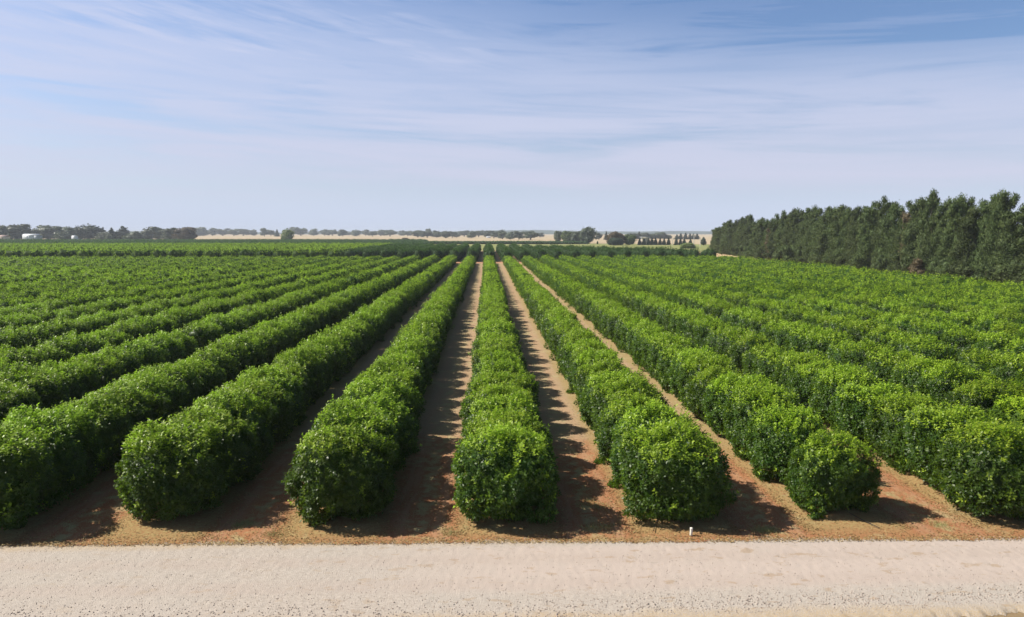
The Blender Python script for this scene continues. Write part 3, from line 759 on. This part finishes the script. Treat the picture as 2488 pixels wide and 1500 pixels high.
# the big gums right of the middle
BIG = [(1345, 1366, 561.5, 588.5, 'dense', 'leftmost olive gum of the big clump right of the middle'), (1362, 1396, 562, 589, 'brown', 'brownish gum, second from left in the big clump right of the middle'),
       (1386, 1414, 563, 591, 'dense', 'olive gum at the left flank of the tallest domed gum'), (1406, 1448, 552.5, 592, 'dense', 'tallest domed gum in the big clump right of the middle')]
for a_, b_, t_, bs, kd, lb in BIG: far_tree(a_, b_, t_, bs, 'bush', 'gum' if kd == 'dense' else 'sheoak', label=lb, group='big gums right of the middle')
far_tree(1447, 1463, 566, 583, 'gum', 'gum', label='bluish gum just right of the tallest domed gum')
far_tree(1468, 1478, 561.5, 583, 'conifer', 'conifer', label='dark pointed conifer between the domed gum and the brown bush')
far_tree(1475, 1517, 563.5, 595.5, 'bush', 'brown_leaf', label='large brownish bush over a dark thicket', cat='bush')
far_tree(1478, 1515, 578, 596.5, 'bush', 'conifer', label='dark thicket at the foot of the large brownish bush', cat='bush')
far_tree(1514, 1546, 570, 595.5, 'bush', 'sheoak', label='rounded olive bush left of the cypress row', cat='bush')
far_tree(1450, 1454, 586, 594, 'bush', 'sheoak', label='tiny shrub on straw right of the tallest domed gum', cat='bush')
BACK = [(1522, 1553, 567), (1548, 1558, 562.5), (1556, 1577, 566), (1575, 1593, 568), (1590, 1618, 564.5), (1614, 1630, 571)]
for i, (a_, b_, t_) in enumerate(BACK):
    far_tree(a_ - 2, b_ + 2, t_, 581, 'conifer' if i == 1 else 'bush', 'gum', label=['gum right behind the rounded olive bush', 'thin spire-like tree behind the left of the carport', 'gum above the left half of the carport roof', 'gum above the right end of the carport roof', 'broad gum behind the cypress row, right of the carport', 'low gum ending the trees behind the cypress row'][i], group='trees behind the cypress row')
for i, (c_, t_, w__) in enumerate([(1645, 570, 12), (1654, 567, 10), (1666, 565.5, 10), (1677, 567, 9), (1685, 567.5, 9), (1694, 567.5, 10)]):
    far_tree(c_ - w__ / 2 - 1, c_ + w__ / 2 + 1, t_, 582, 'conifer', 'conifer', label=f"dark pine, {ORD[i + 1]} from the left in the pine group behind the pole", group='dark pines behind the pole')
for i, (c_, t_) in enumerate([(1554.5, 579), (1564.5, 580), (1576, 578), (1584.5, 576.5), (1593, 577), (1604.5, 579), (1614, 578.5), (1625, 577.5), (1643.5, 577), (1654, 579), (1663, 578), (1678, 580)]):
    far_tree(c_ - 5.2, c_ + 5.2, t_, 595.6, 'cypress', 'conifer', label=f"small dark cypress, {ORD[i + 1]} from the left in the row before the carport", group='cypresses in the row before the carport')
far_tree(1704, 1716, 577, 597, 'dense', 'conifer', label='dark shrub between the second pole and the windbreak', cat='bush', name='bush')
far_tree(1655, 1690, 590.5, 606, 'bush', 'fresh_leaf', depth=500, label='light green bush at the foot of the tall pale pole', cat='bush')

# ------------------------------------------------------------------ buildings and poles
def boxes(name, bl, m_, parent=None):
    """axis boxes (x0,x1,y0,y1,z0,z1) as one mesh"""
    Vs, Qs = [], []
    for n__, (x0, x1, y0, y1, z0, z1) in enumerate(bl):
        o_ = n__ * 8
        Vs += [(x0, y0, z0), (x1, y0, z0), (x1, y1, z0), (x0, y1, z0), (x0, y0, z1), (x1, y0, z1), (x1, y1, z1), (x0, y1, z1)]
        Qs += [tuple(o_ + i for i in q) for q in ((3, 2, 1, 0), (4, 5, 6, 7), (0, 1, 5, 4), (1, 2, 6, 5), (2, 3, 7, 6), (3, 0, 4, 7))]
    return link(name, mesh_from(name, Vs, Qs), m_, parent)

def gable(name, x0, x1, y0, y1, ze, zr, m_, parent, over=0.3, along='x'):
    """pitched roof with thickness, ridge along x or y"""
    t = 0.15
    if along == 'x':
        ym = (y0 + y1) / 2; prof = [(y0 - over, ze), (ym, zr), (y1 + over, ze)]
        V_ = [(x, y, z + dz) for x in (x0 - over, x1 + over) for dz in (0.01, t) for y, z in prof]
    else:
        xm = (x0 + x1) / 2; prof = [(x0 - over, ze), (xm, zr), (x1 + over, ze)]
        V_ = [(x, y, z + dz) for y in (y0 - over, y1 + over) for dz in (0.01, t) for x, z in prof]
    Q_ = [(0, 1, 7, 6), (1, 2, 8, 7), (3, 9, 10, 4), (4, 10, 11, 5), (0, 6, 9, 3), (2, 5, 11, 8), (0, 3, 4, 1), (1, 4, 5, 2), (6, 7, 10, 9), (7, 8, 11, 10)]
    return link(name, mesh_from(name, V_, Q_), m_, parent)

def gable_wall(name, x0, x1, y, ze, zr, m_, parent, th=0.2):
    xm = (x0 + x1) / 2
    V_ = [(x0, y, ze), (x1, y, ze), (xm, y, zr), (xm, y, ze), (x0, y + th, ze), (x1, y + th, ze), (xm, y + th, zr), (xm, y + th, ze)]
    return link(name, mesh_from(name, V_, [(0, 3, 2, 2), (3, 1, 2, 2), (4, 6, 7, 7), (7, 6, 5, 5)][:0] or [(0, 3, 7, 4), (3, 1, 5, 7), (1, 2, 6, 5), (2, 0, 4, 6)]), m_, parent)

# large white shed
D_ = 985.0
x, y = stand(78, D_); Wd = 36 / FPX * D_; zt = high(568.8, D_)
sh = empty('farm_shed', (x, y, 0), 0.10); tag(sh, 'long white steel shed with low gable roof under the left farm trees', 'shed')
ze = zt - 1.6
boxes('wall', [(-Wd / 2, Wd * 0.16, -5, 5, 0, ze)], M['white_steel'], sh)
boxes('side_bay', [(Wd * 0.16, Wd / 2, -5, 5, 0, ze - 0.5)], M['grey_steel'], sh)
gable('roof', -Wd / 2, Wd / 2, -5, 5, ze, zt, M['tin_roof'], sh)
dd = boxes('door', [(-Wd * 0.22, -Wd * 0.02, -5.06, -5.0, 0, ze - 1.2)], M['white_steel'], sh); dd['label'] = 'white roller door'
# small white shed with a lean-to
x, y = stand(184, D_); zt = high(572.8, D_); s2 = empty('farm_shed', (x, y, 0), 0.05)
tag(s2, 'small white shed with a low lean-to left of the darkest dense tree', 'shed')
boxes('wall', [(-4.4, 1.2, -3, 3, 0, zt - 0.9)], M['white_steel'], s2); gable('roof', -4.4, 1.2, -3, 3, zt - 0.9, zt, M['tin_roof'], s2)
boxes('lean_to', [(1.2, 6.0, -2.6, 2.6, 0, zt - 4.2)], M['white_steel'], s2)
# house at the left edge
x, y = stand(4, 970); zt = high(571.5, 970); hs = empty('farm_house', (x, y, 0), -0.1); tag(hs, 'farm house with pale reddish hipped roof cut by the left picture edge', 'house')
boxes('wall', [(-9, 8, -4, 4, 0, zt - 2.4)], M['cream_wall'], hs); gable('roof', -9, 8, -4, 4, zt - 2.4, zt, M['red_roof'], hs, 0.6)
boxes('window', [(3, 4.6, -4.05, -4.0, zt - 4.4, zt - 3.2)], M['dark_opening'], hs)
# small pale shed far right of the middle paddock
dp_ = 1500.0; x, y = stand(1187, dp_); zt = high(575, dp_); s3 = empty('farm_shed', (x, y, 0), 0.0); tag(s3, 'tiny pale shed among the far gums near the orchard centre line', 'shed')
boxes('wall', [(-4.5, 4.5, -3, 3, 0, zt - 1.0)], M['white_steel'], s3); gable('roof', -4.5, 4.5, -3, 3, zt - 1.0, zt, M['tin_roof'], s3)
# carport house on the right
dc = 672.0; x, y = stand(1567, dc); zt = high(576.0, dc); cp = empty('carport', (x, y, 0), 0.0); tag(cp, 'cream walled carport with flat white roof behind the cypress row', 'carport')
boxes('roof', [(-4.2, 4.2, -3, 3, zt - 0.35, zt)], M['white_steel'], cp)
boxes('wall', [(-2.6, 4.0, 1.6, 2.9, 0, zt - 0.36)], M['cream_wall'], cp)
for px_ in (-3.9, 0.0, 3.9): boxes('post', [(px_ - 0.1, px_ + 0.1, -2.8, -2.6, 0, zt - 0.36)], M['white_steel'], cp)
boxes('doorway', [(-1.4, 1.4, 1.54, 1.6, 0, zt - 1.6)], M['dark_opening'], cp)

def pole(px_, top, base, r, lab, arm):
    dpt = CAM_H * FPX / (base - HOR); x, y = stand(px_, dpt); hgt = high(top, dpt)
    o = empty('power_pole' if arm else 'fence_post', (x, y, 0)); tag(o, lab, 'pole' if arm else 'post')
    link('shaft', mesh_from('shaft', *tube((0, 0, -0.2), (0, 0, hgt), r, r * 0.8, 10, 3)), M['pole_wood'], o)
    if arm:
        boxes('crossarm', [(-0.9, 0.9, -0.07, 0.07, hgt - 0.75, hgt - 0.6)], M['pole_wood'], o)
        for q in (-0.75, 0.0, 0.75): boxes('insulator', [(q - 0.05, q + 0.05, -0.05, 0.05, hgt - 0.6 + 0.002, hgt - 0.4)], M['white_pvc'], o)
    else:
        link('cap', mesh_from('cap', *blob((0, 0, hgt), (r * 1.1, r * 1.1, r * 0.6), np.random.default_rng(1), 8, 5, 0.0)), M['pole_wood'], o)
pole(1686.5, 569, 604, 0.27, 'tall pale power pole behind the light green bush', True)
pole(1702, 579, 599, 0.24, 'shorter pale pole between the power pole and the windbreak', True)
pole(1661, 580, 591, 0.22, 'pale post among the cypresses left of the power pole', False)
pole(1634, 580, 598, 0.2, 'pale post in the widest gap of the cypress row', False)

# ------------------------------------------------------------------ distant wooded rise
rh_ = np.random.default_rng(77)
hxs = np.linspace(-4200, 4200, 260)
prof = 16 + 4 * np.sin(hxs * 0.0021 + 1) + 3 * np.sin(hxs * 0.0063) + rh_.random(260) * 2.5
Vh = np.concatenate([np.stack([hxs, 4150 + 0 * hxs, 0 * hxs], -1), np.stack([hxs, 4180 + 0 * hxs, prof * 0.75], -1), np.stack([hxs, 4300 + 0 * hxs, prof], -1), np.stack([hxs, 5200 + 0 * hxs, 0 * hxs], -1)])
Qh = [(r_ * 260 + i, r_ * 260 + i + 1, (r_ + 1) * 260 + i + 1, (r_ + 1) * 260 + i) for r_ in range(3) for i in range(259)]
o = link('hills', mesh_from('hills', Vh, Qh), plain('far_woods', (0.06, 0.085, 0.07), 0.95, 0.1, 0.01, 0.3)); tag(o, kind='structure')

# ------------------------------------------------------------------ small things in the foreground
x, y, zp = 7.46, 25.66, 0.0
pi_ = empty('irrigation_pipe', (x, y, 0)); tag(pi_, 'short white plastic pipe standing in the soil at the gravel road edge', 'pipe')
link('riser', mesh_from('riser', *tube((0, 0, -0.1), (0.01, 0.0, 0.27), 0.05, 0.05, 14, 3)), M['white_pvc'], pi_)
link('cap', mesh_from('cap', *blob((0.01, 0, 0.28), (0.058, 0.058, 0.03), np.random.default_rng(2), 14, 7, 0.0)), M['white_pvc'], pi_)

def hose(pts, lab):
    ps = [tube(pts[i], pts[i + 1], 0.013, 0.013, 6, 2) + (0,) for i in range(len(pts) - 1)]
    o = link('irrigation_hose', mesh_from('irrigation_hose', *join(ps)), M['hose']); tag(o, lab, 'hose', 'irrigation hoses at the row ends')
for k, lab, off in ((1, 'black irrigation hose trailing past the white pipe', -1.2), (2, 'black irrigation hose from under the small lone tree', 0.9)):
    xr = ROW0 + ROWS * k
    hose([(xr + off * max(0.0, (28.5 - t) / 2.6) + 0.12 * math.sin(t * 1.3 + k), t, 0.075) for t in np.linspace(25.95, 36, 18)], lab)

# leaf litter on the drip lines and the headland
rl = np.random.default_rng(55)
n = 44000
k = rl.integers(-4, 5, n); side = rl.choice([-1, 1], n)
X = ROW0 + ROWS * k + side * (1.95 + rl.normal(size=n) * 0.32); Y = 25.9 + rl.exponential(7.0, n)
hd = rl.random(n) < 0.22
X = np.where(hd, rl.uniform(-22, 24, n), X); Y = np.where(hd, 25.30 + np.maximum(rl.normal(size=n), -0.6 * rl.random(n)) * 0.48, Y)
Y = np.where(hd, Y - 0.0192 * X, Y); ai = rl.random(n) < 0.30; X = np.where(ai & ~hd, rl.uniform(-24, 28, n), X); Y = np.where(ai & ~hd, 26.0 + rl.exponential(8.0, n), Y)
ok = (Y < 52); X, Y = X[ok], Y[ok]; n = len(X)
G = ground_z(np.stack([X, Y], -1)); P = np.stack([X, Y, np.where(Y + 0.0192 * X < 25.40, 0.075, G) + 0.012 + rl.random(n) * 0.02], -1)
an = rl.uniform(0, 6.28, n); D = unit(np.stack([np.cos(an), np.sin(an), rl.normal(size=n) * 0.25], -1)); N = unit(np.stack([rl.normal(size=n) * 0.3, rl.normal(size=n) * 0.3, np.ones(n)], -1))
L = rl.uniform(0.05, 0.10, n); V, Q = leaves(P, D, N, L, L * 0.5)
o = link('leaf_litter', mesh_from('leaf_litter', V, Q, rl.random(n)), leaf_mat('fallen_leaf', (0.16, 0.09, 0.035), (0.38, 0.29, 0.125), (0.3, 0.22, 0.1), 0.7, 0.1, 0.2)); tag(o, 'dry yellow-brown leaves fallen along the tree skirts and headland', 'leaf litter', kind='stuff')

# short dry grass: loose tufts in the aisles and a few thicker patches
def tufts(centers, per, spread, hgt, rng_):
    c = np.repeat(np.asarray(centers), per, 0); m_ = len(c)
    P_ = np.concatenate([c + rng_.normal(size=(m_, 2)) * spread, np.zeros((m_, 1))], 1); P_[:, 2] = ground_z(P_) - 0.005
    D_2 = unit(np.stack([rng_.normal(size=m_) * 0.6, rng_.normal(size=m_) * 0.6, np.ones(m_)], -1)); N_ = unit(rng_.normal(size=(m_, 3)))
    L_ = hgt * rng_.uniform(0.5, 1.3, m_); return leaves(P_, D_2, N_, L_, np.full(m_, 0.014), 0.1)
cs = []
for _ in range(900):
    kk = rl.integers(-3, 4); cs.append((ROW0 + ROWS * (kk + 0.5) + rl.normal() * 0.55, 26.3 + rl.exponential(9.0)))
cs = [c for c in cs if c[1] < 55]
V1, Q1 = tufts(cs, 12, 0.12, 0.07, rl)
V2, Q2 = tufts([(10.35, 26.0), (10.55, 26.05), (10.2, 26.1), (17.2, 26.3), (4.4, 26.6), (3.9, 26.5), (-1.4, 26.2), (-7.9, 26.3), (-9.5, 27.3), (-9.3, 27.4), (4.1, 29.0), (4.6, 28.6)], 260, 0.22, 0.10, rl)
V, Q, T = join([(V1, Q1, rl.random(len(Q1)) * 0.8), (V2, Q2, rl.random(len(Q2)) * 0.6)])
o = link('dry_grass', mesh_from('dry_grass', V, Q, T), leaf_mat('dry_grass', (0.24, 0.26, 0.09), (0.50, 0.44, 0.22), (0.3, 0.3, 0.12), 0.7, 0.2, 0.2)); tag(o, 'short dry grass tufts scattered in the aisles and along the headland', 'grass', kind='stuff')

# loose stone on the road
n = 13000
X = rl.uniform(-20, 22, n); t = np.where(rl.random(n) < 0.66, rl.beta(1.0, 4.5, n), rl.random(n)); t = np.where(rl.random(n) < 0.22, 1.0 + rl.normal(size=n) * 0.022, t)
near_e = 19.75 + 0.035 * np.clip(X - 9, -8, 12) - 0.35 * (X < 4) + wob(X, 4.2); far_e = 25.33 - 0.0192 * X + wob(X, 1.0)
Y = near_e + (far_e - near_e) * t
sz = rl.uniform(0.007, 0.018, n) * np.where(t < 0.3, 1.25, 0.9)
base = np.array([(-1, -1, -.6), (1, -1, -.6), (1, 1, -.6), (-1, 1, -.6), (-.7, -.7, .6), (.7, -.7, .6), (.7, .7, .6), (-.7, .7, .6)])
V = base[None] * sz[:, None, None] * (1 + rl.normal(size=(n, 8, 3)) * 0.22); an = rl.uniform(0, 6.28, n); c_, s_ = np.cos(an)[:, None], np.sin(an)[:, None]
V = np.stack([V[..., 0] * c_ - V[..., 1] * s_, V[..., 0] * s_ + V[..., 1] * c_, V[..., 2]], -1)
ed = np.clip(np.minimum(t, 1 - t) / 0.05, 0, 1)
V += np.stack([X, Y, 0.004 + 0.07 * np.sqrt(ed) + 0.02 * np.exp(-((t - 0.12) / 0.08) ** 2) + sz * 0.25], -1)[:, None, :]
fq = np.array([(4, 5, 6, 7), (0, 1, 5, 4), (1, 2, 6, 5), (2, 3, 7, 6), (3, 0, 4, 7)]); Q = (fq[None] + (np.arange(n) * 8)[:, None, None]).reshape(-1, 4)
sm = leaf_mat('road_stone', (0.31, 0.255, 0.21), (0.46, 0.40, 0.345), (0.5, 0.5, 0.5), 0.9, 0.0, 0.15)
o = link('gravel', mesh_from('gravel', V.reshape(-1, 3), Q, np.repeat(rl.random(n), 5)), sm); tag(o, 'loose pale stones scattered over the gravel road', 'gravel', kind='stuff')

# ------------------------------------------------------------------ the air
hb = boxes('haze', [(-6400, 6400, -400, 6400, -1.5, 25.0)], None)
hm = bpy.data.materials.new('haze'); hm.use_nodes = True; hm.node_tree.nodes.remove(hm.node_tree.nodes['Principled BSDF'])
pv = hm.node_tree.nodes.new('ShaderNodeVolumePrincipled'); pv.inputs['Color'].default_value = (0.86, 0.92, 1.0, 1); pv.inputs['Density'].default_value = 0.00014; pv.inputs['Anisotropy'].default_value = 0.0
hm.node_tree.links.new(pv.outputs[0], hm.node_tree.nodes['Material Output'].inputs['Volume'])
hb.data.materials.clear(); hb.data.materials.append(hm); tag(hb, kind='stuff')
